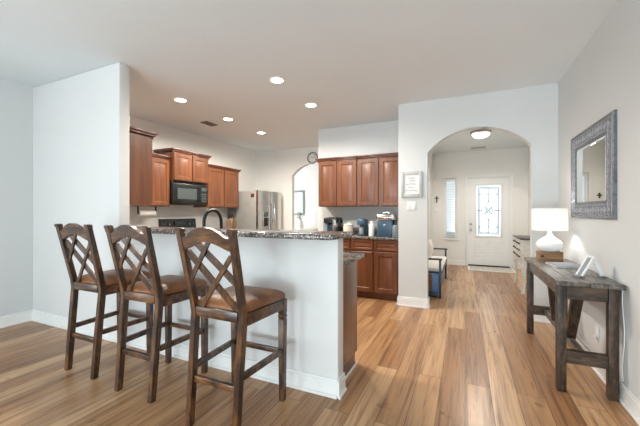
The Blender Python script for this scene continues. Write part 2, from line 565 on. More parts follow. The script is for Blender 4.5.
PF, PB = 2.04, 2.15            # partition and bar wall, front and back face
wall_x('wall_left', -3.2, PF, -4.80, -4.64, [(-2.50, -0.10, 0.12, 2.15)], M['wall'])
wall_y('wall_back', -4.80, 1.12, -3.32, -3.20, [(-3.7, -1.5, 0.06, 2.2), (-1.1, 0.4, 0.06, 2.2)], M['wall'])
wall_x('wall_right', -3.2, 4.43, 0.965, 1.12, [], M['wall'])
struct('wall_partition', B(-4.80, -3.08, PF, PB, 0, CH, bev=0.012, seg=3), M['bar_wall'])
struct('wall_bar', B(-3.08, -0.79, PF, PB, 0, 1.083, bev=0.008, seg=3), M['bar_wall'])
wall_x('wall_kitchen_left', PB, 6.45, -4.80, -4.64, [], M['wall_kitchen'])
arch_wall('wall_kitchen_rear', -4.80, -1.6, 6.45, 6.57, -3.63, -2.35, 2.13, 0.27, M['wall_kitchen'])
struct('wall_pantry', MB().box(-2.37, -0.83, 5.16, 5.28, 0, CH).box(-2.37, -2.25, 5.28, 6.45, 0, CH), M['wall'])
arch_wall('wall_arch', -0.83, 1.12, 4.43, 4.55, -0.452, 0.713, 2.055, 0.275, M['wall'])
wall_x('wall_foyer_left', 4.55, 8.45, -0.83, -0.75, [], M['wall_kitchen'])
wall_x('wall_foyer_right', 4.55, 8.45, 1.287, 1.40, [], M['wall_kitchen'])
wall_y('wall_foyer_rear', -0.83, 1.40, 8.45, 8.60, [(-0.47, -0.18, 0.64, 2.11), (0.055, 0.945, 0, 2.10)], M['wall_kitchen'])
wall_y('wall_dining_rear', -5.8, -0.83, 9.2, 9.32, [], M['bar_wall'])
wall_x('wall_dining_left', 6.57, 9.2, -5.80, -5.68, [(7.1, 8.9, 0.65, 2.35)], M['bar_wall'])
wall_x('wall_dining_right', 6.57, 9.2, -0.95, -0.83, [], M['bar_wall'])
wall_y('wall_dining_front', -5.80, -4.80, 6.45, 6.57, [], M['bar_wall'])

def bb_y(mb, x0, x1, yf, dirn, h=0.125):
    # skirting on a wall face at y=yf, standing out along dirn (+1/-1)
    def bx(a, b, z0, z1):
        ya, yb = sorted((yf + dirn * a, yf + dirn * b))
        mb.box(x0, x1, ya, yb, z0, z1, bev=0.003, seg=1)
    bx(0, 0.016, 0, h - 0.02); bx(0, 0.011, h - 0.02, h); bx(0.016, 0.028, 0, 0.022)
def bb_x(mb, y0, y1, xf, dirn, h=0.125, c=0.0):
    def bx(a, b, z0, z1, e=0.0):
        xa, xb = sorted((xf + dirn * a, xf + dirn * b))
        mb.box(xa, xb, y0 - e, y1, z0, z1, bev=0.003, seg=1)
    bx(0, 0.016, 0, h - 0.02); bx(0, 0.011, h - 0.02, h); bx(0.016, 0.028, 0, 0.022, c)
mb = MB(); bb_x(mb, -3.2, PF, -4.64, 1); struct('baseboard_left', mb, M['trim'])
mb = MB(); bb_y(mb, -4.64, -0.79, PF, -1); bb_x(mb, PF - 0.016, PB, -0.79, 1, c=.012); struct('baseboard_bar', mb, M['trim'])
mb = MB(); bb_x(mb, -3.2, 4.43, 0.965, -1); struct('baseboard_right', mb, M['trim'])
mb = MB()
bb_y(mb, -0.83, -0.452, 4.43, -1); bb_x(mb, 4.414, 4.50, -0.83, -1, c=.012); bb_x(mb, 4.414, 4.566, -0.452, 1, c=.012)
bb_y(mb, 0.713, 0.937, 4.43, -1); bb_x(mb, 4.414, 4.566, 0.713, -1, c=.012)
struct('baseboard_arch', mb, M['trim'])
mb = MB(); bb_y(mb, -0.75, 0.0, 8.45, -1); bb_y(mb, 1.0, 1.287, 8.45, -1); struct('baseboard_foyer', mb, M['trim'])
mb = MB(); bb_x(mb, 4.566, 8.42, -0.75, 1); struct('baseboard_foyer_left', mb, M['trim'])
mb = MB(); bb_x(mb, 4.55, 8.42, 1.287, -1); struct('baseboard_foyer_right', mb, M['trim'])

# windows behind the camera, in the dining room and beside the front door
def window_y(name, x0, x1, z0, z1, y0, y1, nx=2):
    mb = MB()
    w = 0.05
    mb.box(x0, x1, y0, y1, z0, z0 + w); mb.box(x0, x1, y0, y1, z1 - w, z1)
    mb.box(x0, x0 + w, y0, y1, z0 + w, z1 - w); mb.box(x1 - w, x1, y0, y1, z0 + w, z1 - w)
    for i in range(1, nx):
        xm = x0 + (x1 - x0) * i / nx
        mb.box(xm - 0.02, xm + 0.02, y0 + 0.01, y1 - 0.01, z0 + w, z1 - w)
    f = struct(name, mb, M['trim'])
    ym = (y0 + y1) / 2
    B(x0 + w, x1 - w, ym - 0.003, ym + 0.003, z0 + w, z1 - w).build('window_pane', M['pane'], f)
    return f
def window_x(name, y0, y1, z0, z1, x0, x1, ny=2):
    mb = MB()
    w = 0.05
    mb.box(x0, x1, y0, y1, z0, z0 + w); mb.box(x0, x1, y0, y1, z1 - w, z1)
    mb.box(x0, x1, y0, y0 + w, z0 + w, z1 - w); mb.box(x0, x1, y1 - w, y1, z0 + w, z1 - w)
    for i in range(1, ny):
        ymid = y0 + (y1 - y0) * i / ny
        mb.box(x0 + 0.01, x1 - 0.01, ymid - 0.02, ymid + 0.02, z0 + w, z1 - w)
    f = struct(name, mb, M['trim'])
    xm = (x0 + x1) / 2
    B(xm - 0.003, xm + 0.003, y0 + w, y1 - w, z0 + w, z1 - w).build('window_pane', M['pane'], f)
    return f
window_x('window_1', -2.50, -0.10, 0.12, 2.15, -4.76, -4.70)
window_y('window_2', -3.7, -1.5, 0.06, 2.2, -3.29, -3.23)  # unseen rear window, made tall so the added uplight reaches the ceiling
window_y('added_window_3', -1.1, 0.4, 0.06, 2.2, -3.29, -3.23)  # added unseen window, an opening for the back right fill lamps
window_x('window_4', 7.1, 8.9, 0.65, 2.35, -5.77, -5.71)
w5 = window_y('window_5', -0.47, -0.18, 0.64, 2.11, 8.52, 8.58, 1)
B(-0.51, -0.14, 8.395, 8.52, 0.61, 0.64, bev=0.004).build('window_sill', M['trim'], w5)
mb = MB()
for k in range(34):
    z = 0.70 + k * 0.0405
    mb.bar((-0.415, 8.487, z), (-0.235, 8.487, z), 0.036, 0.0025, up=(0, 0.35, 1))
mb.box(-0.42, -0.23, 8.47, 8.505, 2.05, 2.095)
bl = mb.build('blind', M['blind'], w5)

# front door with leaded glass
D0, D1 = 0.07, 0.93
dr = MB()
gx0, gx1, gz0, gz1 = 0.235, 0.765, 0.71, 1.92
dr.box(D0, gx0, 8.485, 8.53, 0.012, 2.085); dr.box(gx1, D1, 8.485, 8.53, 0.012, 2.085)
dr.box(gx0, gx1, 8.485, 8.53, 0.012, gz0); dr.box(gx0, gx1, 8.485, 8.53, gz1, 2.085)
# two embossed panels below the glass, each with raised slat lines
for (xa, xb) in ((0.20, 0.485), (0.515, 0.80)):
    for (za, zb) in ((0.16, 0.35), (0.40, 0.60)):
        dr.rings([(xa, xb, za, zb, 8.485), (xa + .012, xb - .012, za + .012, zb - .012, 8.477), (xa + .03, xb - .03, za + .03, zb - .03, 8.486), (xa + .05, xb - .05, za + .05, zb - .05, 8.479)])
door = struct('door_1', dr, M['trim'])
mb = MB()
for a in ((gx0 - .03, gx0 + .02, gz0 - .03, gz1 + .03), (gx1 - .02, gx1 + .03, gz0 - .03, gz1 + .03), (gx0 + .02, gx1 - .02, gz0 - .03, gz0 + .02), (gx0 + .02, gx1 - .02, gz1 - .02, gz1 + .03)):
    mb.box(a[0], a[1], 8.468, 8.485, a[2], a[3], bev=0.005)
mb.build('glass_frame', M['trim'], door)
B(gx0 + .001, gx1 - .001, 8.502, 8.512, gz0 + .001, gz1 - .001).build('door_glass', M['frosted'], door)
mb = MB()
def came(p, q, r=0.009):
    mb.tube([(p[0], 8.496, p[1]), (q[0], 8.496, q[1])], r, 6)
cx, cz = 0.5, 1.315
for i in (0.055, 0.085):
    xa, xb, za, zb = gx0 + i, gx1 - i, gz0 + i, gz1 - i
    came((xa, za), (xb, za)); came((xa, zb), (xb, zb)); came((xa, za), (xa, zb)); came((xb, za), (xb, zb))
for z in (0.93, 1.70):
    came((gx0 + .055, z), (gx1 - .055, z))
for dx in (0,):
    came((cx, gz0 + .085), (cx, cz - 0.26)); came((cx, cz + 0.26), (cx, gz1 - .085))
came((gx0 + .02, cz), (cx - 0.14, cz)); came((cx + 0.14, cz), (gx1 - .02, cz))
def curve2(f, n=14):
    pts = [f(i / n) for i in range(n + 1)]
    mb.tube([(x, 8.498, z) for x, z in pts], 0.009, 6)
for sx in (-1, 1):
    for sz in (-1, 1):
        curve2(lambda t: (cx + sx * 0.10 * (1 - t) ** 1.4, cz + sz * 0.26 * t ** 1.1))
        curve2(lambda t: (cx + sx * (0.14 * math.sin(PI * t * 0.5)), cz + sz * 0.085 * math.sin(PI * t)))
curve2(lambda t: (cx + 0.04 * math.cos(2 * PI * t), cz + 0.06 * math.sin(2 * PI * t)), 20)
mb.build('leaded_came', M['came'], door)
for nm, z, r in (('door_knob', 0.86, 0.03), ('deadbolt', 1.0, 0.026)):
    MB().lathe([(0.0, 0), (r * 1.1, 0), (r * 1.1, -0.008), (0.012, -0.012), (0.012, -0.035), (r * .9, -0.04), (r, -0.055), (r * .7, -0.068), (0, -0.07)], (0.125, 8.485, z), 18, 'y').build(nm, M['nickel'], door)
B(D0, D1, 8.476, 8.485, 0.012, 0.03).build('door_sweep', M['black_matte'], door)
mb = MB()
mb.box(0.0, 0.055, 8.432, 8.45, 0, 2.15, bev=.004); mb.box(0.945, 1.0, 8.432, 8.45, 0, 2.15, bev=.004); mb.box(0.055, 0.945, 8.432, 8.45, 2.10, 2.15, bev=.004)
mb.box(0.055, D0, 8.45, 8.60, 0, 2.09); mb.box(D1, 0.945, 8.45, 8.60, 0, 2.09); mb.box(0.055, 0.945, 8.45, 8.60, 2.088, 2.10)
struct('trim_1', mb, M['trim'])
struct('trim_2', B(D0, D1, 8.45, 8.60, 0, 0.012), M['black_matte'])

# ------------------------------------------------------------------ kitchen cabinets
def panel(w, h, x, z, y0, t=0.02, fr=0.055):
    # raised-panel front standing at local y0 and facing -y, lower left at x,z
    mb = MB()
    y = y0 - t
    mb.rings([(x, x + w, z, z + h, y0), (x, x + w, z, z + h, y + .003), (x + .004, x + w - .004, z + .004, z + h - .004, y),
              (x + fr, x + w - fr, z + fr, z + h - fr, y), (x + fr + .008, x + w - fr - .008, z + fr + .008, z + h - fr - .008, y + .010),
              (x + fr + .016, x + w - fr - .016, z + fr + .016, z + h - fr - .016, y + .010),
              (x + fr + .04, x + w - fr - .04, z + fr + .04, z + h - fr - .04, y + .003)])
    return mb
def cabinet(name, label, group, loc, rotz, w, d, z0, h, doors, drawers=None, toe=0.0, crown=(True, True), dz=None):
    # local frame: back at y=0, front at y=-d, left end at x=0
    t = thing(name, label, 'cabinet', loc, rotz, group)
    b = MB()
    if toe:
        b.box(0, w, -d, 0, z0 + toe, z0 + h)
        b.box(0, w, -d + .06, 0, z0, z0 + toe)
    else:
        b.box(0, w, -d, 0, z0, z0 + h)
    b.build('body', M['cherry'], t)
    zlo = z0 + toe + 0.012
    ztop = z0 + h - 0.012
    if drawers:
        dh = 0.15
        g = 0.012
        n = drawers
        ww = w / n
        for i in range(n):
            panel(ww - 2 * g, dh, i * ww + g, ztop - dh, -d, fr=0.028).build('drawer_front', M['cherry_h'], t)
        ztop -= dh + 0.022
    ww = w / doors
    for i in range(doors):
        g = 0.012
        panel(ww - 2 * g, ztop - zlo, i * ww + g, zlo, -d).build('door', M['cherry'], t)
    if crown is not None:
        c = MB()
        zt = z0 + h
        # three-step crown that flares out
        for (o, za, zb) in ((0.012, zt - .02, zt + .005), (0.028, zt + .005, zt + .028), (0.045, zt + .028, zt + .052)):
            xl = -o if crown[0] else 0
            xr = w + o if crown[1] else w
            c.box(xl, xr, -d - o, 0, max(za, zt) if False else za, zb, bev=0.004) if za >= zt else c.box(xl, xr, -d - o, -d, za, zb, bev=0.003)
        c.build('crown_moulding', M['cherry_dark'], t)
    return t

LEFT = -4.64 + 0.001
R90 = PI / 2
# wall run on the left kitchen wall: local x runs along +Y, front faces +X
cabinet('wall_cabinet', 'short cherry wall cabinet between partition cabinet and microwave, left kitchen wall', 'cherry wall cabinets', (LEFT, 2.95, 0), R90, 0.72, 0.33, 1.365, 0.745, 2, crown=(False, False))
cabinet('wall_cabinet', 'raised cherry wall cabinet with two small doors directly above the black microwave', 'cherry wall cabinets', (LEFT, 3.671, 0), R90, 0.76, 0.41, 1.785, 0.455, 2, crown=(True, True))
cabinet('wall_cabinet', 'cherry wall cabinet with two doors between the microwave and refrigerator', 'cherry wall cabinets', (LEFT, 4.48, 0), R90, 0.90, 0.33, 1.365, 0.745, 2, crown=(False, True))
# cabinet on the back of the partition, its end panel towards the room
cabinet('wall_cabinet', 'cherry wall cabinet seen end-on behind the partition, a plain side panel under crown', 'cherry wall cabinets', (-3.15, PB + .002, 0), PI, 0.80, 0.30, 1.34, 0.755, 2, crown=(True, False))
# coffee station on the pantry wall
KY = 5.158
cabinet('wall_cabinet', 'left pair of cherry doors on the upper cabinet row above the coffee makers', 'cherry wall cabinets', (-2.225, KY, 0), 0, 0.676, 0.31, 1.365, 0.745, 2, crown=(True, False))
cabinet('wall_cabinet', 'right pair of cherry doors on the upper row, ending at the arch wall', 'cherry wall cabinets', (-1.548, KY, 0), 0, 0.700, 0.31, 1.365, 0.745, 2, crown=(False, False))
cabinet('base_cabinet', 'cherry base cabinet of the coffee counter, left unit mostly behind the bar', 'cherry base cabinets', (-2.225, KY, 0), 0, 0.666, 0.60, 0, 0.878, 2, drawers=2, toe=0.10, crown=None)
cabinet('base_cabinet', 'cherry base cabinet, right unit of the coffee counter with two drawers over doors', 'cherry base cabinets', (-1.557, KY, 0), 0, 0.700, 0.60, 0, 0.878, 2, drawers=2, toe=0.10, crown=None)
mb = MB(); mb.box(-2.25, -0.832, 4.525, 5.158, 0.879, 0.915, bev=0.006); mb.box(-2.25, -0.832, 5.138, 5.158, 0.915, 1.015, bev=0.003)
tag(mb.build('countertop', M['granite']), 'speckled granite countertop and splash under the coffee makers', 'countertop')

# left run base cabinets and counter, mostly hidden behind the bar
cabinet('base_cabinet', 'cherry base cabinet left of the black range, mostly hidden by the bar', 'cherry base cabinets', (LEFT, 2.76, 0), R90, 0.97, 0.60, 0, 0.878, 2, drawers=2, toe=0.10, crown=None)
cabinet('base_cabinet', 'cherry base cabinet between the black range and refrigerator, mostly hidden', 'cherry base cabinets', (LEFT, 4.497, 0), R90, 0.90, 0.60, 0, 0.878, 2, drawers=2, toe=0.10, crown=None)
tag(B(LEFT, -4.0, 2.76, 3.732, 0.879, 0.915, bev=.005).build('countertop', M['granite']), 'granite countertop along left kitchen wall, before the range', 'countertop')
tag(B(LEFT, -4.0, 4.495, 5.40, 0.879, 0.915, bev=.005).build('countertop', M['granite']), 'granite countertop between the black range and refrigerator', 'countertop')

# bar, sink run behind it
tag(B(-3.06, -0.765, 1.885, 2.265, 1.084, 1.122, bev=0.012, seg=3).build('bar_countertop', M['granite']), 'raised granite breakfast bar top on the pale half wall', 'countertop')
t = thing('sink_cabinet', 'reddish cherry end panel of the sink cabinets behind the breakfast bar', 'cabinet', (-0.83, PB, 0))
B(-2.2, 0, 0.002, 0.44, 0.10, 0.878, bev=.002).build('body', M['cherry'], t)
B(-2.2, 0, 0.002, 0.38, 0, 0.10).build('toe_kick', M['cherry_dark'], t)
B(0.0, 0.012, 0.004, 0.43, 0.0, 0.018, bev=.003).build('shoe_moulding', M['trim'], t)
tag(B(-3.06, -0.785, PB + .002, 2.665, 0.879, 0.915, bev=0.008, seg=2).build('sink_countertop', M['granite']), 'lower granite counter end jutting out behind the half wall', 'countertop')

# ------------------------------------------------------------------ appliances on the left wall
t = thing('microwave', 'black over-the-range microwave under the raised cherry cabinet', 'microwave', (LEFT, 3.675, 1.395), R90)
B(0, 0.752, -0.38, 0, 0, 0.386, bev=.006).build('body', M['black'], t)
mb = MB().rings([(0.0, 0.58, 0.03, 0.345, -0.38), (0.0, 0.58, 0.03, 0.345, -0.40), (0.006, 0.574, 0.036, 0.339, -0.403)])
dd = mb.build('door', M['black'], t)
MB().rings([(0.09, 0.50, 0.095, 0.275, -0.4035), (0.09, 0.50, 0.095, 0.275, -0.4055)]).build('window', M['mw_window'], dd)
MB().tube([(0.55, -0.405, 0.07), (0.55, -0.435, 0.085), (0.55, -0.438, 0.19), (0.55, -0.435, 0.295), (0.55, -0.405, 0.31)], 0.011).build('handle', M['black'], dd)
cp = B(0.59, 0.75, -0.40, -0.381, 0.03, 0.345, bev=.004).build('control_panel', M['black'], t)
mb = MB()
for i in range(3):
    for j in range(4):
        mb.box(0.615 + i * .04, 0.645 + i * .04, -0.402, -0.4, 0.06 + j * .04, 0.088 + j * .04)
mb.box(0.612, 0.728, -0.4025, -0.4, 0.25, 0.31)
mb.build('keypad', M['mw_window'], cp)
mb = MB()
for i in range(3):
    mb.box(0.02, 0.73, -0.386, -0.379, 0.352 + i * .010, 0.358 + i * .010)
mb.build('vent_grille', M['black_matte'], t)

t = thing('range', 'black electric range with its control backguard rising behind the bar', 'range', (LEFT, 3.735, 0), R90)
B(0, 0.756, -0.62, 0, 0.03, 0.90, bev=.005).build('body', M['black'], t)
B(0.002, 0.754, -0.625, -0.07, 0.901, 0.918, bev=.004).build('cooktop', M['black_glass'], t)
bg = MB().prism([(-0.075, 0.901), (-0.002, 0.901), (-0.002, 1.16), (-0.045, 1.16)], 'x', 0.0, 0.756).build('backguard', M['black'], t)
B(0.27, 0.49, -0.075, -0.058, 1.05, 1.12).build('clock_display', M['black_glass'], bg)
for x in (0.07, 0.16, 0.60, 0.69):
    MB().lathe([(0, 0.0), (0.02, 0), (0.02, 0.02), (0.016, 0.03), (0, 0.031)], (x, -0.068, 1.065), 14, 'y').build('knob', M['mw_window'], bg).scale = (1, 1, 1)
B(0.02, 0.736, -0.645, -0.621, 0.25, 0.80, bev=.004).build('oven_door', M['black_glass'], t)

t = thing('refrigerator', 'stainless french-door refrigerator with water dispenser at the kitchen corner', 'refrigerator', (LEFT, 5.425, 0), R90)
B(0, 0.905, -0.74, 0, 0.02, 1.72, bev=.008).build('body', M['steel_side'], t)
def fdoor(x0, x1, z0, z1, d0=-0.745, dep=0.065, bow=0.02):
    mb = MB()
    n = 10
    secs = []
    for i in range(n + 1):
        s = i / n
        x = x0 + (x1 - x0) * s
        y = d0 - dep - bow * math.sin(PI * s) + (0.012 if i in (0, n) else 0)
        secs.append([(x, d0, z0), (x, y, z0), (x, y, z1), (x, d0, z1)])
    return mb.loft(secs)
dl = fdoor(0.0, 0.449, 0.70, 1.72).build('door', M['steel'], t)
dr_ = fdoor(0.456, 0.905, 0.70, 1.72).build('door', M['steel'], t)
dz_ = fdoor(0.0, 0.905, 0.06, 0.69).build('freezer_drawer', M['steel'], t)
for dd, x in ((dl, 0.415), (dr_, 0.49)):
    MB().tube([(x, -0.822, 0.82), (x, -0.87, 0.86), (x, -0.88, 1.15), (x, -0.87, 1.44), (x, -0.822, 1.48)], 0.013).build('handle', M['chrome'], dd)
B(0.12, 0.32, -0.84, -0.81, 0.98, 1.30, bev=.004).build('dispenser', M['steel'], dl)
B(0.14, 0.30, -0.846, -0.835, 0.99, 1.16, bev=.003).build('dispenser_recess', M['black'], dl)
B(0.14, 0.30, -0.846, -0.835, 1.18, 1.28, bev=.003).build('dispenser_panel', M['mw_window'], dl)
B(-0.003, 0.0, -0.70, -0.615, 1.585, 1.66).build('magnet', M['badge'], t)
mb = MB(); mb.free() if False else None
for x in (0.02, 0.785):
    B(x, x + 0.10, -0.735, -0.66, 1.7205, 1.738, bev=.003).build('hinge_cover', M['steel_side'], t)

# ------------------------------------------------------------------ counter-top things
t = thing('faucet', 'dark bronze gooseneck faucet arching above the bar', 'faucet', (-2.245, 2.30, 0.916))
MB().lathe([(0, 0), (0.032, 0), (0.032, 0.012), (0.022, 0.03), (0.018, 0.06), (0, 0.06)], n=18).build('base', M['bronze'], t)
pts = [(0, 0, 0.04), (0, 0, 0.15), (0, 0, 0.26)]
for k in range(1, 13):
    a = PI * k / 12
    pts.append((0.012 * k / 12, 0.11 - 0.11 * math.cos(a), 0.26 + 0.112 * math.sin(a)))
pts += [(0.012, 0.222, 0.22), (0.012, 0.225, 0.15)]
MB().tube(pts, 0.0155, 12).build('spout', M['bronze'], t)
MB().tube([(0.012, 0.224, 0.18), (0.012, 0.226, 0.11)], [0.019, 0.021], 12).build('spray_head', M['bronze'], t)
MB().tube([(0.018, 0, 0.07), (0.05, 0, 0.085), (0.085, 0, 0.115)], [0.010, 0.009, 0.007], 8).build('lever', M['bronze'], t)

t = thing('paper_towel_holder', 'white paper towel roll on dark holder under the cherry wall cabinet', 'paper towel holder', (-4.42, 3.36, 1.365))
mb = MB()
for y in (-0.15, 0.15):
    mb.box(-0.012, 0.012, y - .006, y + .006, -0.12, -0.001, bev=.002)
mb.tube([(0, -0.15, -0.108), (0, 0.15, -0.108)], 0.007)
mb.build('bracket', M['bronze'], t)
MB().lathe([(0.008, -0.138), (0.04, -0.138), (0.04, 0.138), (0.008, 0.138)], (0, 0, -0.108), 24, 'y').build('paper_roll', M['white_matte'], t)

t = thing('knife_block', 'tan knife block with black handles on counter beside the refrigerator', 'knife block', (-4.32, 5.17, 0.915), R90 + 0.2)
MB().prism([(-0.09, 0), (0.06, 0), (0.09, 0.20), (0.00, 0.24)], 'x', -0.06, 0.06).build('block', M['tan'], t)
for k, (x, dy) in enumerate(((-0.04, 0), (-0.013, 0), (0.015, 0), (0.042, 0), (-0.03, .03), (0.03, .03))):
    MB().bar((x, 0.025 + dy, 0.22), (x, -0.01 + dy, 0.325 - 0.02 * (k % 3)), 0.016, 0.024, up=(0, 1, 0)).build('knife_handle', M['black_matte'], t)
t = thing('soap_bottle', 'small amber bottle with dark cap beside the knife block', 'bottle', (-4.12, 5.02, 0.915))
MB().lathe([(0, 0), (0.032, 0), (0.034, 0.01), (0.034, 0.19), (0.014, 0.23), (0.014, 0.26), (0, 0.26)], n=18).build('bottle', M['oil'], t)
MB().lathe([(0, 0.26), (0.018, 0.26), (0.018, 0.295), (0, 0.295)], n=14).build('cap', M['black_matte'], t)

# coffee station, left to right
def on_counter(x, y): return (x, y, 0.9155)
t = cm = thing('coffee_maker', 'black coffee maker with grey water tank, left end of the coffee counter', 'coffee maker', on_counter(-1.975, 4.88))
B(-0.14, 0.14, -0.16, 0.16, 0, 0.03, bev=.008).build('base', M['black'], t)
B(-0.14, 0.14, 0.0, 0.16, 0.03, 0.26, bev=.01).build('body', M['black'], t)
hd = MB(); pad_rings(hd, [(x, y + 0) for x, y in rrect(0.14, 0.16, 0.05)], [(1, 0.205), (1.0, 0.27), (0.93, 0.298), (0.7, 0.308)]); hd.build('head', M['black'], t)
B(-0.165, -0.075, -0.10, 0.12, 0.03, 0.255, bev=.012).build('water_tank', M['tank'], t)
B(0.055, 0.115, -0.163, 0.0, 0.05, 0.265, bev=.006).build('silver_panel', M['steel'], t)
B(-0.055, 0.045, -0.11, -0.001, 0.03, 0.19, bev=.02).build('carafe', M['blue_dark'], t)

cm.scale = (0.88, 0.88, 0.9)
t = thing('canister', 'wide cream ceramic canister beside the left coffee maker', 'canister', on_counter(-1.655, 4.72))
MB().lathe([(0, 0), (0.066, 0), (0.076, 0.02), (0.078, 0.12), (0.072, 0.15), (0, 0.15)]).build('jar', M['cream'], t)
MB().lathe([(0, 0.15), (0.075, 0.15), (0.077, 0.165), (0.05, 0.178), (0.012, 0.182), (0.016, 0.198), (0, 0.202)]).build('lid', M['cream'], t)

t = thing('pod_coffee_maker', 'compact blue-grey single-cup coffee maker between two white jars', 'coffee maker', on_counter(-1.435, 4.76))
B(-0.06, 0.06, -0.12, 0.12, 0, 0.025, bev=.008).build('base', M['blue_dark'], t)
B(-0.058, 0.058, 0.02, 0.12, 0.025, 0.20, bev=.012).build('column', M['blue_steel'], t)
hd = MB(); pad_rings(hd, rrect(0.066, 0.12, 0.05), [(0.96, 0.165), (1.0, 0.18), (1.0, 0.225), (0.9, 0.25), (0.6, 0.258)]); hd.build('head', M['blue_steel'], t)
MB().lathe([(0, 0), (0.034, 0), (0.038, 0.10), (0.03, 0.102), (0.028, 0.01), (0, 0.01)], (0.0, -0.055, 0.026), 18).build('cup', M['tank'], t)

t = thing('milk_jug', 'tall narrow white jar standing left of the blue ice maker', 'jar', on_counter(-1.265, 4.66))
MB().lathe([(0, 0), (0.042, 0), (0.044, 0.01), (0.044, 0.165), (0.034, 0.182), (0, 0.182)], n=20).build('jar', M['white'], t)
MB().lathe([(0, 0.182), (0.02, 0.182), (0.02, 0.205), (0.012, 0.225), (0, 0.228)], n=14).build('cap', M['white_plastic'], t)

t = thing('ice_maker', 'large slate blue countertop ice maker with bright chrome top', 'ice maker', on_counter(-1.06, 4.76))
B(-0.11, 0.11, -0.16, 0.16, 0, 0.245, bev=.014).build('body', M['blue_steel'], t)
lid = MB(); pad_rings(lid, rrect(0.128, 0.175, 0.05), [(0.94, 0.246), (1.0, 0.262), (1.0, 0.285), (0.9, 0.322), (0.55, 0.338)]); lid = lid.build('lid', M['chrome'], t)
MB().tube([(-0.05, -0.06, 0.325), (-0.04, -0.06, 0.352), (0.04, -0.06, 0.352), (0.05, -0.06, 0.325)], 0.009).build('handle', M['chrome'], lid)
MB().lathe([(0, 0), (0.016, 0), (0.016, -0.004), (0, -0.004)], (0, -0.16, 0.17), 16, 'y').build('round_badge', M['steel'], t)
B(0.111, 0.138, -0.10, 0.10, 0.04, 0.24, bev=.01).build('side_hopper', M['black'], t)
tag(MB().lathe([(0, 0), (0.05, 0), (0.055, 0.01), (0.055, 0.15), (0.045, 0.17), (0, 0.17)], n=20).build('tumbler', M['slate_frame'], loc=on_counter(-0.885, 4.565)), 'dark grey tumbler at the right end of coffee counter', 'tumbler')

# wall clock on the kitchen rear wall
t = thing('wall_clock', 'round wall clock with black rim above the kitchen archway', 'clock', (-3.10, 6.448, 2.49))
MB().lathe([(0.108, 0), (0.126, 0), (0.127, -0.016), (0.122, -0.022), (0.114, -0.022), (0.110, -0.012)], n=36, axis='y', ring=True).build('rim', M['black_matte'], t)
MB().lathe([(0, -0.002), (0.107, -0.002), (0.107, -0.010), (0, -0.010)], n=36, axis='y').build('face', M['wall_kitchen'], t)
mb = MB()
for k in range(12):
    a = k * PI / 6
    mb.bar((0.08 * math.sin(a), -0.012, 0.08 * math.cos(a)), (0.10 * math.sin(a), -0.012, 0.10 * math.cos(a)), 0.010, 0.004, up=(0, 1, 0))
mb.build('hour_marks', M['black_matte'], t)
for a, l in ((-1.0, 0.055), (1.1, 0.08)):
    MB().bar((0, -0.015, 0), (l * math.sin(a), -0.015, l * math.cos(a)), 0.008, 0.004, up=(0, 1, 0)).build('hand', M['black_matte'], t)

# dining room beyond the kitchen archway
t = thing('picture_frame', 'slate framed picture on the bright wall beyond kitchen archway', 'picture', (-5.09, 9.198, 1.59))
fw, fh = 0.37, 0.40
mb = MB()
for a in ((-fw, -fw + .06, -fh, fh), (fw - .06, fw, -fh, fh), (-fw + .06, fw - .06, -fh, -fh + .06), (-fw + .06, fw - .06, fh - .06, fh)):
    mb.box(a[0], a[1], -0.03, 0, a[2], a[3], bev=.005)
mb.build('frame', M['slate_frame'], t)
B(-fw + .06, fw - .06, -0.012, 0, -fh + .06, fh - .06).build('print', M['art'], t)
t = thing('side_table', 'pale table just below the bar line beyond the kitchen archway', 'table', (-4.75, 8.7, 0))
B(-0.7, 0.7, -0.22, 0.22, 0.74, 0.78, bev=.006).build('tabletop', M['distressed'], t)
for x in (-0.64, 0.64):
    for y in (-0.17, 0.17):
        MB().leg([(x, y, 0, .04, .04), (x, y, .74, .055, .055)]).build('leg', M['distressed'], t)
t = thing('vase', 'white vase of greenery on the table beyond kitchen archway', 'vase', (-4.60, 8.68, 0.781))
t.scale = (1.3, 1.3, 1.25)
MB().lathe([(0, 0), (0.06, 0), (0.085, 0.08), (0.07, 0.17), (0.04, 0.21), (0.05, 0.235), (0.0, 0.20)], n=20).build('vase', M['white'], t)
mb = MB()
for k in range(26):
    a = random.uniform(0, 2 * PI); e = random.uniform(0.1, 1.2); L = random.uniform(0.10, 0.24)
    p = Vector((0, 0, 0.21)); d = Vector((math.cos(a) * math.sin(e), math.sin(a) * math.sin(e), math.cos(e)))
    q = p + d * L
    s = d.cross(Vector((0, 0, 1))).normalized() * 0.022
    mid = p + d * L * 0.65
    mb.tube([p, mid], 0.002, 5)
    mb.quad(mid, mid + s + d * .02, q + d * .03, mid - s + d * .02)
mb.build('greenery', M['green'], t)

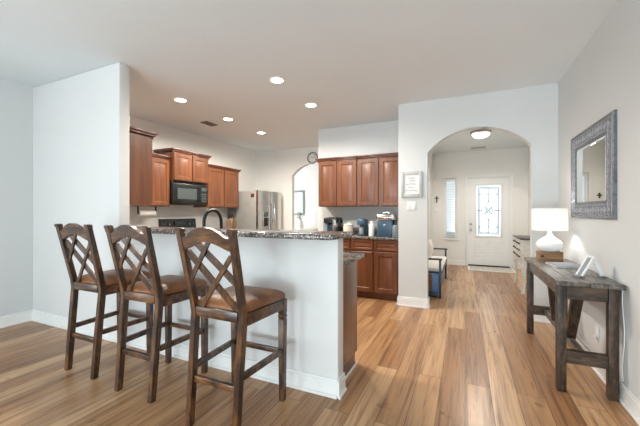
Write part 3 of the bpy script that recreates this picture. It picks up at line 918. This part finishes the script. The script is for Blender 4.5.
# ------------------------------------------------------------------ ceiling fittings
def downlight(i, x, y, label):
    t = thing('recessed_light', label, 'ceiling light', (x, y, CH), 0, 'recessed kitchen lights')
    MB().lathe([(0.066, 0), (0.092, 0), (0.090, -0.006), (0.072, -0.009), (0.066, -0.004)], n=28, ring=True).build('trim_ring', M['white_plastic'], t)
    MB().lathe([(0, -0.0005), (0.068, -0.0005), (0.068, -0.005), (0, -0.005)], n=28).build('lens', M['lens'], t)
    d = bpy.data.lights.new('bulb', 'SPOT')
    d.energy = 118
    d.color = (1.0, 0.93, 0.83)
    d.spot_size = math.radians(174)
    d.spot_blend = 0.6
    d.shadow_soft_size = 0.06
    o = bpy.data.objects.new('bulb', d)
    COL.objects.link(o)
    o.parent = t
    o.location = (0, 0, -0.03)
for i, (x, y, l) in enumerate(((-3.39, 3.06, 'recessed ceiling light nearest the partition, at far left of the kitchen'),
                               (-3.40, 3.99, 'recessed ceiling light right beside the dark kitchen ceiling vent'),
                               (-3.42, 4.92, 'recessed ceiling light farthest back, nearest the refrigerator corner'),
                               (-1.906, 3.046, 'largest recessed ceiling light, closest to the camera above the bar'),
                               (-1.922, 3.943, 'recessed ceiling light nearest the upper cabinets of the coffee counter'))):
    downlight(i, x, y, l)
def vent(x, y, lx, ly, mat, label):
    t = thing('ceiling_vent', label, 'vent', (x, y, CH))
    mb = MB()
    for a in ((-lx, lx, -ly, -ly + .02), (-lx, lx, ly - .02, ly), (-lx, -lx + .02, -ly + .02, ly - .02), (lx - .02, lx, -ly + .02, ly - .02)):
        mb.box(a[0], a[1], a[2], a[3], -0.012, 0)
    mb.build('frame', mat, t)
    mb = MB()
    n = 7
    for i in range(n):
        yy = -ly + .03 + (2 * ly - .06) * i / (n - 1)
        mb.bar((-lx + .02, yy, -0.006), (lx - .02, yy, -0.006), 0.012, 0.002, up=(0, 0.6, 1))
    mb.box(-0.01, 0.01, -ly + .02, ly - .02, -0.011, -0.002)
    mb.build('louvres', mat, t)
    B(-lx + .02, lx - .02, -ly + .02, ly - .02, -0.0015, 0).build('duct_opening', M['black_matte'], t)
vent(-3.85, 4.06, 0.07, 0.125, M['vent'], 'dark louvred vent in the kitchen ceiling above the microwave')
vent(0.27, 8.06, 0.15, 0.075, M['vent_light'], 'beige louvred vent in foyer ceiling before the front door')

t = thing('foyer_ceiling_light', 'flush dome ceiling light with metal band in the foyer', 'ceiling light', (0.262, 6.50, CH))
MB().lathe([(0, 0), (0.175, 0), (0.178, -0.025), (0.165, -0.045), (0.15, -0.045), (0.15, -0.02), (0, -0.02)], n=36).build('metal_band', M['nickel'], t)
MB().lathe([(0.15, -0.044), (0.142, -0.07), (0.11, -0.10), (0.06, -0.118), (0, -0.123)], n=36).build('glass_dome', M['dome'], t)
MB().lathe([(0, -0.122), (0.012, -0.122), (0.012, -0.13), (0, -0.136)], n=14).build('finial', M['nickel'], t)
d = bpy.data.lights.new('bulb', 'SPOT'); d.spot_size = math.radians(172); d.spot_blend = 0.5; d.energy = 135; d.color = (1.0, 0.94, 0.85); d.shadow_soft_size = 0.12
o = bpy.data.objects.new('bulb', d); COL.objects.link(o); o.parent = t; o.location = (0, 0, -0.15)

# ------------------------------------------------------------------ things on the walls
t = thing('wall_art', 'small grey framed print of script lines left of the archway', 'picture', (-0.655, 4.428, 1.645))
fx, fz = 0.138, 0.172
mb = MB()
for a in ((-fx, -fx + .042, -fz, fz), (fx - .042, fx, -fz, fz), (-fx + .042, fx - .042, -fz, -fz + .042), (-fx + .042, fx - .042, fz - .042, fz)):
    mb.box(a[0], a[1], -0.025, 0, a[2], a[3], bev=.006)
mb.build('frame', M['frame_grey'], t)
pr = B(-fx + .042, fx - .042, -0.010, 0, -fz + .042, fz - .042).build('print', M['white_matte'], t)
mb = MB()
rs = random.Random(3)
for z, x0, x1 in ((0.085, -.05, .04), (0.045, -.03, .045), (0.0, -.075, .055), (-0.04, -.04, .03), (-0.085, -.07, .075)):
    n = int((x1 - x0) / 0.008)
    pts = [(x0 + (x1 - x0) * i / n, -0.0115, z + rs.uniform(-.012, .012)) for i in range(n + 1)]
    mb.tube(pts, 0.003, 5)
mb.build('script_lines', M['ink'], pr)

def switch(loc, w, n, label, rotz=0):
    t = thing('light_switch', label, 'light switch', loc, rotz, 'light switches')
    B(-w / 2, w / 2, -0.007, 0, -0.058, 0.058, bev=.003).build('plate', M['white_plastic'], t)
    for i in range(n):
        x = -w / 2 + w * (i + .5) / n
        B(x - .016, x + .016, -0.011, -0.007, -0.033, 0.033, bev=.002).build('rocker', M['white'], t)
switch((-0.655, 4.429, 1.355), 0.118, 2, 'white double light switch plate below the script print on arch wall')
switch((-0.62, 8.449, 1.32), 0.075, 1, 'white single light switch below the little cross in the foyer')
t = thing('door_sensor', 'narrow white sensor box on the left jamb of the archway', 'sensor', (-0.452, 4.49, 1.78), -PI / 2 + PI)
B(-0.018, 0.018, -0.016, 0, -0.08, 0.08, bev=.004).build('case', M['white_plastic'], t)
B(-0.006, 0.006, -0.018, -0.016, 0.03, 0.05).build('sensor_eye', M['black_matte'], t)

t = thing('wall_cross', 'little dark wooden cross on the foyer wall beside sidelight', 'cross', (-0.64, 8.449, 1.60))
mb = MB()
mb.prism([(-.012, -.085), (.012, -.085), (.015, .08), (-.015, .08)], 'y', -0.018, 0)
mb.box(-.045, .045, -0.019, -0.001, 0.015, 0.040, bev=.004)
mb.build('cross', M['dark_top'], t)

# mirror, on the right wall, frame face towards -X
t = thing('wall_mirror', 'rectangular mirror in a carved silver-grey frame above console table', 'mirror', (0.9645, 3.373, 1.598), -R90)
# local x runs along -Y, facing local -y = -X
hw, hh, fw = 0.493, 0.383, 0.138
mb = MB()
prof = [(0.0, 0.0), (0.0, -0.018), (0.010, -0.024), (0.022, -0.019), (fw - .022, -0.016), (fw - .010, -0.021), (fw, -0.017), (fw, -0.002)]
secs = []
for sx, sz in ((-1, -1), (1, -1), (1, 1), (-1, 1)):
    secs.append([(sx * (hw - a), y, sz * (hh - a)) for a, y in prof])
mb.loft(secs, closed=True)
mb.build('frame', M['silver'], t)
mb = MB()
def motif(x, z, s):
    # interlaced ring with a boss and four petals
    ring = []
    for k in range(14):
        a = 2 * PI * k / 14
        c_, s_ = math.cos(a), math.sin(a)
        ring.append([(x + c_ * (s + .005), -0.017, z + s_ * (s + .005)), (x + c_ * s, -0.0235, z + s_ * s), (x + c_ * (s - .006), -0.017, z + s_ * (s - .006))])
    mb.loft(ring, closed=True)
    mb.lathe([(s * .3, 0), (s * .25, -0.005), (0, -0.007)], (x, -0.017, z), 8, 'y')
    for k in range(4):
        a = PI / 4 + k * PI / 2
        p = Vector((x + math.cos(a) * s * .35, -0.018, z + math.sin(a) * s * .35))
        q = Vector((x + math.cos(a) * s * .85, -0.018, z + math.sin(a) * s * .85))
        mb.tube([p, (p + q) / 2, q], [s * .05, s * .14, s * .05], 5)
r = fw / 2
n = 14
for i in range(n + 1):
    x = -(hw - r) + 2 * (hw - r) * i / n
    motif(x, hh - r, 0.040); motif(x, -(hh - r), 0.040)
n = 10
for i in range(1, n):
    z = -(hh - r) + 2 * (hh - r) * i / n
    motif(hw - r, z, 0.040); motif(-(hw - r), z, 0.040)
mb.build('carved_relief', M['silver_light'], t)
mb = MB()
for d_ in (0.026, fw - .026):
    mb.loft([[(sx * (hw - d_ + .004), -0.0165, sz * (hh - d_ + .004)), (sx * (hw - d_), -0.022, sz * (hh - d_)), (sx * (hw - d_ - .004), -0.0165, sz * (hh - d_ - .004))] for sx, sz in ((-1, -1), (1, -1), (1, 1), (-1, 1))], closed=True)
mb.build('bead_trim', M['silver_light'], t)
gx, gz = hw - fw - .001, hh - fw - .001
MB().rings([(-gx, gx, -gz, gz, -0.012), (-gx + .02, gx - .02, -gz + .02, gz - .02, -0.0145)]).build('mirror_glass', M['mirror'], t, smooth=0)

# ------------------------------------------------------------------ console table and what stands on it
t = thing('console_table', 'dark weathered farmhouse console table along the right wall', 'table', (0.765, 3.375, 0))
HL, HWd = 0.67, 0.175      # half length in Y, half width in X
mb = MB()
for i in range(4):
    x0 = -HWd - .012 + i * (2 * HWd + .024) / 4
    mb.box(x0 + .001, x0 + (2 * HWd + .024) / 4 - .001, -HL, HL, 0.757, 0.79, bev=.003, seg=1)
mb.build('tabletop', M['table_y'], t)
LX, LY, LW = 0.143, 0.590, 0.056
mb = MB()
for x in (-LX, LX):
    mb.box(x - .012, x + .012, -LY + LW / 2, LY - LW / 2, 0.665, 0.756, bev=.002, seg=1)
mb.build('side_apron', M['table_y'], t)
for y in (-LY, LY):
    B(-LX + LW / 2, LX - LW / 2, y - .016, y + .016, 0.655, 0.756, bev=.003, seg=1).build('end_apron', M['table_x'], t)
for x in (-LX, LX):
    for y in (-LY, LY):
        B(x - LW / 2, x + LW / 2, y - LW / 2, y + LW / 2, 0, 0.756, bev=.004, seg=2).build('leg', M['table'], t)
for y in (-LY, LY):
    B(-LX + LW / 2, LX - LW / 2, y - .022, y + .022, 0.205, 0.295, bev=.003, seg=1).build('end_stretcher', M['table_x'], t)
B(-.022, .022, -LY + .022, LY - .022, 0.215, 0.27, bev=.003, seg=1).build('long_stretcher', M['table_y'], t)
for s in (-1, 1):
    MB().bar((0, s * 0.21, 0.268), (0, s * 0.47, 0.754), 0.046, 0.066, up=(1, 0, 0)).build('brace', M['table'], t)

LXp, LYp = 0.755, 3.83
t = thing('riser_box', 'rustic wooden box under the white table lamp', 'box', (0.755, 3.80, 0.7905))
B(-0.100, 0.100, -0.065, 0.065, 0, 0.085, bev=.004).build('box', M['box_wood'], t)
mb = MB()
for x in (-0.068,):
    mb.lathe([(0, 0), (0.014, 0), (0.012, -0.002), (0, -0.002)], (x, -0.065, 0.05), 14, 'y')
mb.build('finger_hole', M['black_matte'], t)
B(-0.101, 0.101, -0.066, 0.066, 0.0855, 0.093, bev=.002).build('lid', M['box_wood'], t)

t = thing('table_lamp', 'white teardrop table lamp with white drum shade, lit', 'lamp', (0.755, 3.80, 0.884))
MB().lathe([(0, 0), (0.062, 0), (0.085, 0.012), (0.108, 0.042), (0.112, 0.068), (0.100, 0.098), (0.066, 0.126), (0.034, 0.15), (0.02, 0.172), (0.016, 0.20), (0, 0.20)], n=36).build('base', M['white'], t)
MB().lathe([(0, 0.20), (0.012, 0.20), (0.012, 0.245), (0, 0.245)], n=14).build('socket', M['nickel'], t)
sh = MB()
R0, R1 = 0.150, 0.146
sh.lathe([(R0, 0.205), (R1, 0.42), (R1 - .003, 0.42), (R0 - .003, 0.205), (R0, 0.205)], n=48)
bmesh.ops.remove_doubles(sh.bm, verts=sh.bm.verts, dist=1e-5)
for f in [f for f in sh.bm.faces if len(f.verts) > 4]:
    sh.bm.faces.remove(f)
sh.build('lamp_shade', M['shade'], t)
mb = MB()
for a in (0, 2 * PI / 3, 4 * PI / 3):
    mb.tube([(0, 0, 0.395), (0.143 * math.cos(a), 0.143 * math.sin(a), 0.41)], 0.0025, 6)
mb.tube([(0, 0, 0.245), (0, 0, 0.40)], 0.004, 6)
mb.build('shade_spider', M['nickel'], t)
MB().lathe([(0, 0.25), (0.014, 0.25), (0.03, 0.285), (0.028, 0.31), (0, 0.33)], n=18).build('bulb', M['bulb'], t)
d = bpy.data.lights.new('bulb_light', 'POINT'); d.energy = 8; d.color = (1.0, 0.97, 0.93); d.shadow_soft_size = 0.035
o = bpy.data.objects.new('bulb_light', d); COL.objects.link(o); o.parent = t; o.location = (0.05, 0, 0.30)

t = thing('notebook', 'grey magazine lying flat on the console table by lamp', 'magazine', (0.80, 3.47, 0.7905), 0.12)
B(-0.10, 0.10, -0.135, 0.135, 0.0, 0.012, bev=.002).build('pages', M['white_matte'], t)
B(-0.103, 0.103, -0.138, 0.138, 0.0125, 0.015, bev=.001).build('cover', M['paper'], t)

t = thing('tablet_stand', 'white folding A-shaped stand at the near end of console table', 'stand', (0.840, 2.950, 0.7905), 0.35)
t.scale = (1.08, 1.08, 1.1)
MB().bar((-0.072, 0, 0.016), (-0.006, 0, 0.128), 0.040, 0.006, up=(1, 0, 0)).build('front_plate', M['stand_grey'], t)
mb = MB()
for y in (-0.025, 0.025):
    mb.bar((-0.075, y, 0.012), (-0.002, y, 0.135), 0.009, 0.012, up=(0, 1, 0))
mb.bar((-0.002, -0.029, 0.135), (-0.002, 0.029, 0.135), 0.012, 0.012)
mb.build('front_frame', M['white_plastic'], t)
B(-0.098, -0.062, -0.034, 0.034, 0.0, 0.009, bev=.002).build('front_foot', M['stand_grey'], t)
MB().bar((0.006, 0.0, 0.134), (0.070, 0.0, 0.012), 0.022, 0.008, up=(0, 1, 0)).build('back_leg', M['white_plastic'], t)
B(0.052, 0.088, -0.02, 0.02, 0.0, 0.008, bev=.002).build('back_foot', M['stand_grey'], t)

cp = []
for k in range(26):
    q = k / 25
    cp.append((0.958, 2.765 + 0.016 * math.sin(q * 9), 0.80 - 0.66 * q))
tag(MB().tube(cp, 0.0035, 6).build('power_cord', M['cord']), 'thin white power cord hanging down the wall at console table end', 'cord')
t = thing('wall_outlet', 'white outlet plate low on right wall behind console table', 'outlet', (0.964, 3.24, 0.30), -R90)
B(-0.036, 0.036, -0.006, 0, -0.058, 0.058, bev=.003).build('plate', M['white_plastic'], t)
B(-0.018, 0.018, -0.022, -0.006, -0.04, -0.01, bev=.003).build('plug', M['white_plastic'], t)

# ------------------------------------------------------------------ foyer
t = thing('door_mat', 'pale woven mat on the floor before the front door', 'mat', (0.52, 8.06, 0))
B(-0.46, 0.46, -0.31, 0.31, 0.0, 0.010, bev=.003).build('mat', M['mat'], t)
mb = MB()
for a in ((-.455, .455, -.305, -.275), (-.455, .455, .275, .305), (-.455, -.425, -.274, .274), (.425, .455, -.274, .274)):
    mb.box(a[0], a[1], a[2], a[3], 0.0101, 0.012)
mb.build('border', M['white_matte'], t)

t = thing('entry_cabinet', 'white distressed chest on cabriole legs in the foyer', 'cabinet', (1.03, 6.27, 0))
cxh, cyh = 0.225, 0.44
B(-cxh, cxh, -cyh, cyh, 0.50, 0.84, bev=.006).build('body', M['distressed'], t)
B(-cxh - .02, cxh + .01, -cyh - .015, cyh + .015, 0.841, 0.86, bev=.006).build('top', M['dark_top'], t)
for i in range(2):
    for j in range(3):
        y0 = -cyh + .02 + i * (cyh - .01)
        z0 = 0.52 + j * 0.103
        mb = MB().box(-cxh - .006, -cxh, y0 + .01, y0 + cyh - .04, z0, z0 + 0.098, bev=.004)
        df = mb.build('drawer_front', M['distressed'], t)
        for f in (0.25, 0.75):
            MB().lathe([(0, 0), (0.008, 0), (0.014, -0.02), (0.010, -0.028), (0, -0.03)], (-cxh - .006, y0 + .01 + f * (cyh - .05), z0 + .05), 12, 'x').build('knob', M['black_matte'], df)
mb = MB(); mb.prism([(-cyh + .05, .50), (cyh - .05, .50), (cyh - .12, .45), (0, .48), (-cyh + .12, .45)], 'x', -cxh, -cxh + .02); mb.build('scalloped_apron', M['distressed'], t)
for sx in (-1, 1):
    for sy in (-1, 1):
        x, y = sx * (cxh - .03), sy * (cyh - .03)
        MB().leg([(x + sx * .015, y + sy * .015, 0, .05, .05), (x + sx * .01, y + sy * .01, .03, .045, .045), (x - sx * .006, y - sy * .006, .12, .030, .030), (x, y, .30, .042, .042), (x + sx * .008, y + sy * .008, .42, .058, .058), (x, y, .50, .06, .06)], 0.4).build('leg', M['distressed'], t)

t = thing('entry_bench', 'navy framed entry bench with blue front against left foyer wall', 'bench', (-0.52, 5.80, 0))
bx, by = 0.185, 0.75
for y in (-by, by):
    for x in (-bx, bx):
        B(x - .016, x + .016, y - .02, y + .02, 0, 0.56, bev=.003).build('leg', M['navy'], t)
    B(-bx - .01, bx + .03, y - .03, y + .03, 0.561, 0.585, bev=.005).build('armrest', M['navy'], t)
B(-bx + .02, bx - .02, -by + .005, by - .005, 0.08, 0.36, bev=.003).build('storage_box', M['blue_paint'], t)
for y in (-by, by):
    B(-bx + .021, bx - .115, y - .012, y + .012, 0.10, 0.345, bev=.002).build('end_panel', M['wicker'], t)
B(-bx + .02, bx - .02, -by - .015, by + .015, 0.03, 0.079).build('plinth', M['navy'], t)
B(-bx + .021, bx + .03, -by + .021, by - .021, 0.361, 0.38, bev=.003).build('seat_board', M['navy'], t)
mb = MB(); mb.box(-bx + .022, bx + .02, -by + .03, by - .03, 0.381, 0.435, bev=.02, seg=3); mb.build('seat_cushion', M['fabric'], t)
t = thing('throw_pillow', 'off-white pillow leaning at the wall end of the entry bench', 'pillow', (-0.60, 6.10, 0.437))
pm = MB()
n = 12
for sgn in (1, -1):
    pass
secs = []
for i in range(n + 1):
    a = i / n
    yy = -0.21 + 0.42 * a
    ring = []
    for k in range(16):
        th = 2 * PI * k / 16
        prof = max(0.0, 1 - (2 * a - 1) ** 4) ** 0.5
        ring.append((0.02 + 0.055 * prof * math.cos(th) * (abs(math.sin(th)) ** 0.0) * (0.35 + 0.65 * (1 - abs(math.sin(th)) ** 3)), yy, 0.17 + 0.168 * math.sin(th) * (0.9 + 0.1 * prof)))
    secs.append(ring)
pm.loft(secs)
pm.build('pillow', M['fabric'], t, smooth=60)

# ------------------------------------------------------------------ bar stools
t = thing('bar_stool', 'left of the three lattice-back bar stools, nearest the far left wall', 'bar stool', (-2.745, 1.775, 0), 0, 'bar stools at the breakfast bar')
FX = 0.20
for s in (-1, 1):
    MB().leg([(s * .170, -0.262, 0, .036, .040), (s * .172, -0.238, .30, .038, .044), (s * .178, -0.208, .66, .036, .044), (s * .180, -0.216, .72, .036, .042),
              (s * .185, -0.264, .93, .037, .040), (s * .191, -0.3145, 1.150, .036, .036)]).build('rear_leg', M['stool'], t)
    MB().leg([(s * .191, -0.316, 1.1505, .042, .043), (s * .191, -0.320, 1.168, .042, .043), (s * .191, -0.321, 1.175, .032, .032)]).build('post_cap', M['stool_h'], t)
    MB().leg([(s * FX, 0.185, 0, .036, .036), (s * FX, 0.185, .545, .046, .046), (s * FX, 0.185, .552, .038, .038), (s * FX, 0.185, .560, .047, .047), (s * FX, 0.185, .575, .047, .047), (s * FX, 0.185, .582, .038, .038), (s * FX, 0.185, .590, .047, .047), (s * FX, 0.185, .680, .048, .048)]).build('front_leg', M['stool'], t)
    MB().bar((s * .186, -0.195, .652), (s * .208, 0.20, .652), 0.026, 0.066).build('side_apron', M['stool_h'], t)
    MB().bar((s * .178, -0.205, .335), (s * .199, 0.163, .335), 0.022, 0.036).build('side_stretcher', M['stool_h'], t)
B(-.178, .178, 0.19, 0.214, .62, .685, bev=.003).build('front_apron', M['stool_h'], t)
B(-.155, .155, -0.232, -0.205, .640, .700, bev=.004).build('rear_rail', M['stool_h'], t)
B(-.152, .152, -0.250, -0.226, .255, .293, bev=.004).build('rear_stretcher', M['stool_h'], t)
B(-.177, .177, 0.174, 0.196, .31, .345, bev=.004).build('front_stretcher', M['stool_h'], t)
# crest rail: bows up in the middle and sits on the leaning posts
mb = MB()
secs = []
N = 16
for i in range(N + 1):
    s = -1 + 2 * i / N
    x = s * .174
    up = math.cos(s * PI / 2) ** 1.3
    lo = 1.048 + .050 * up
    hi = 1.122 + .060 * up - .010 * math.exp(-((abs(s) - .80) / .14) ** 2)
    yb = -0.282 - .018 * (1 - s * s) * 0
    def yz(z): return -0.216 - (z - .72) * 0.229
    secs.append([(x, yz(lo) - .014, lo), (x, yz(lo) + .014, lo), (x, yz(hi) + .014, hi), (x, yz(hi) - .014, hi)])
mb.loft(secs)
mb.build('crest_rail', M['stool_h'], t)
def back_pt(u, z, off):
    # point in the leaning plane of the back
    y = -0.216 - (z - .72) * 0.229
    return (u, y + off, z)
zb, zt = .716, 1.10
for (u0, z0, u1, z1, off) in ((-.092, 1.098, .160, .862, .007), (-.162, 1.035, .143, .698, .007), (.025, 1.105, -.160, .872, -.007), (.162, 1.02, -.115, .698, -.007)):
    pts = [back_pt(u0 + (u1 - u0) * k / 8, z0 + (z1 - z0) * k / 8, off) for k in range(9)]
    mb = MB()
    d2 = Vector((u1 - u0, z1 - z0)).normalized()
    hw_ = .0195 if u1 > u0 else .0135
    nx_, nz_ = -d2.y * hw_, d2.x * hw_
    mb.loft([[(p[0] - nx_, p[1] - .006, p[2] - nz_), (p[0] + nx_, p[1] - .006, p[2] + nz_), (p[0] + nx_, p[1] + .006, p[2] + nz_), (p[0] - nx_, p[1] + .006, p[2] - nz_)] for p in pts])
    mb.build('lattice_slat', M['stool'], t)
sb = MB()
pad_rings(sb, [(x, y + .0) for x, y in rrect(.207, .212, .045, 6, 0.10)], [(0.97, .686), (1.0, .692), (1.0, .712), (0.96, .728), (0.80, .747), (0.5, .758), (0.2, .761)])
seat = sb.build('seat', M['leather'], t, smooth=50)
dup(t, (-2.077, 1.745, 0), 'middle one of the three lattice-back bar stools at the breakfast bar')
dup(t, (-1.32, 1.675, 0), 'right-hand lattice-back bar stool, largest and closest to the bar end')
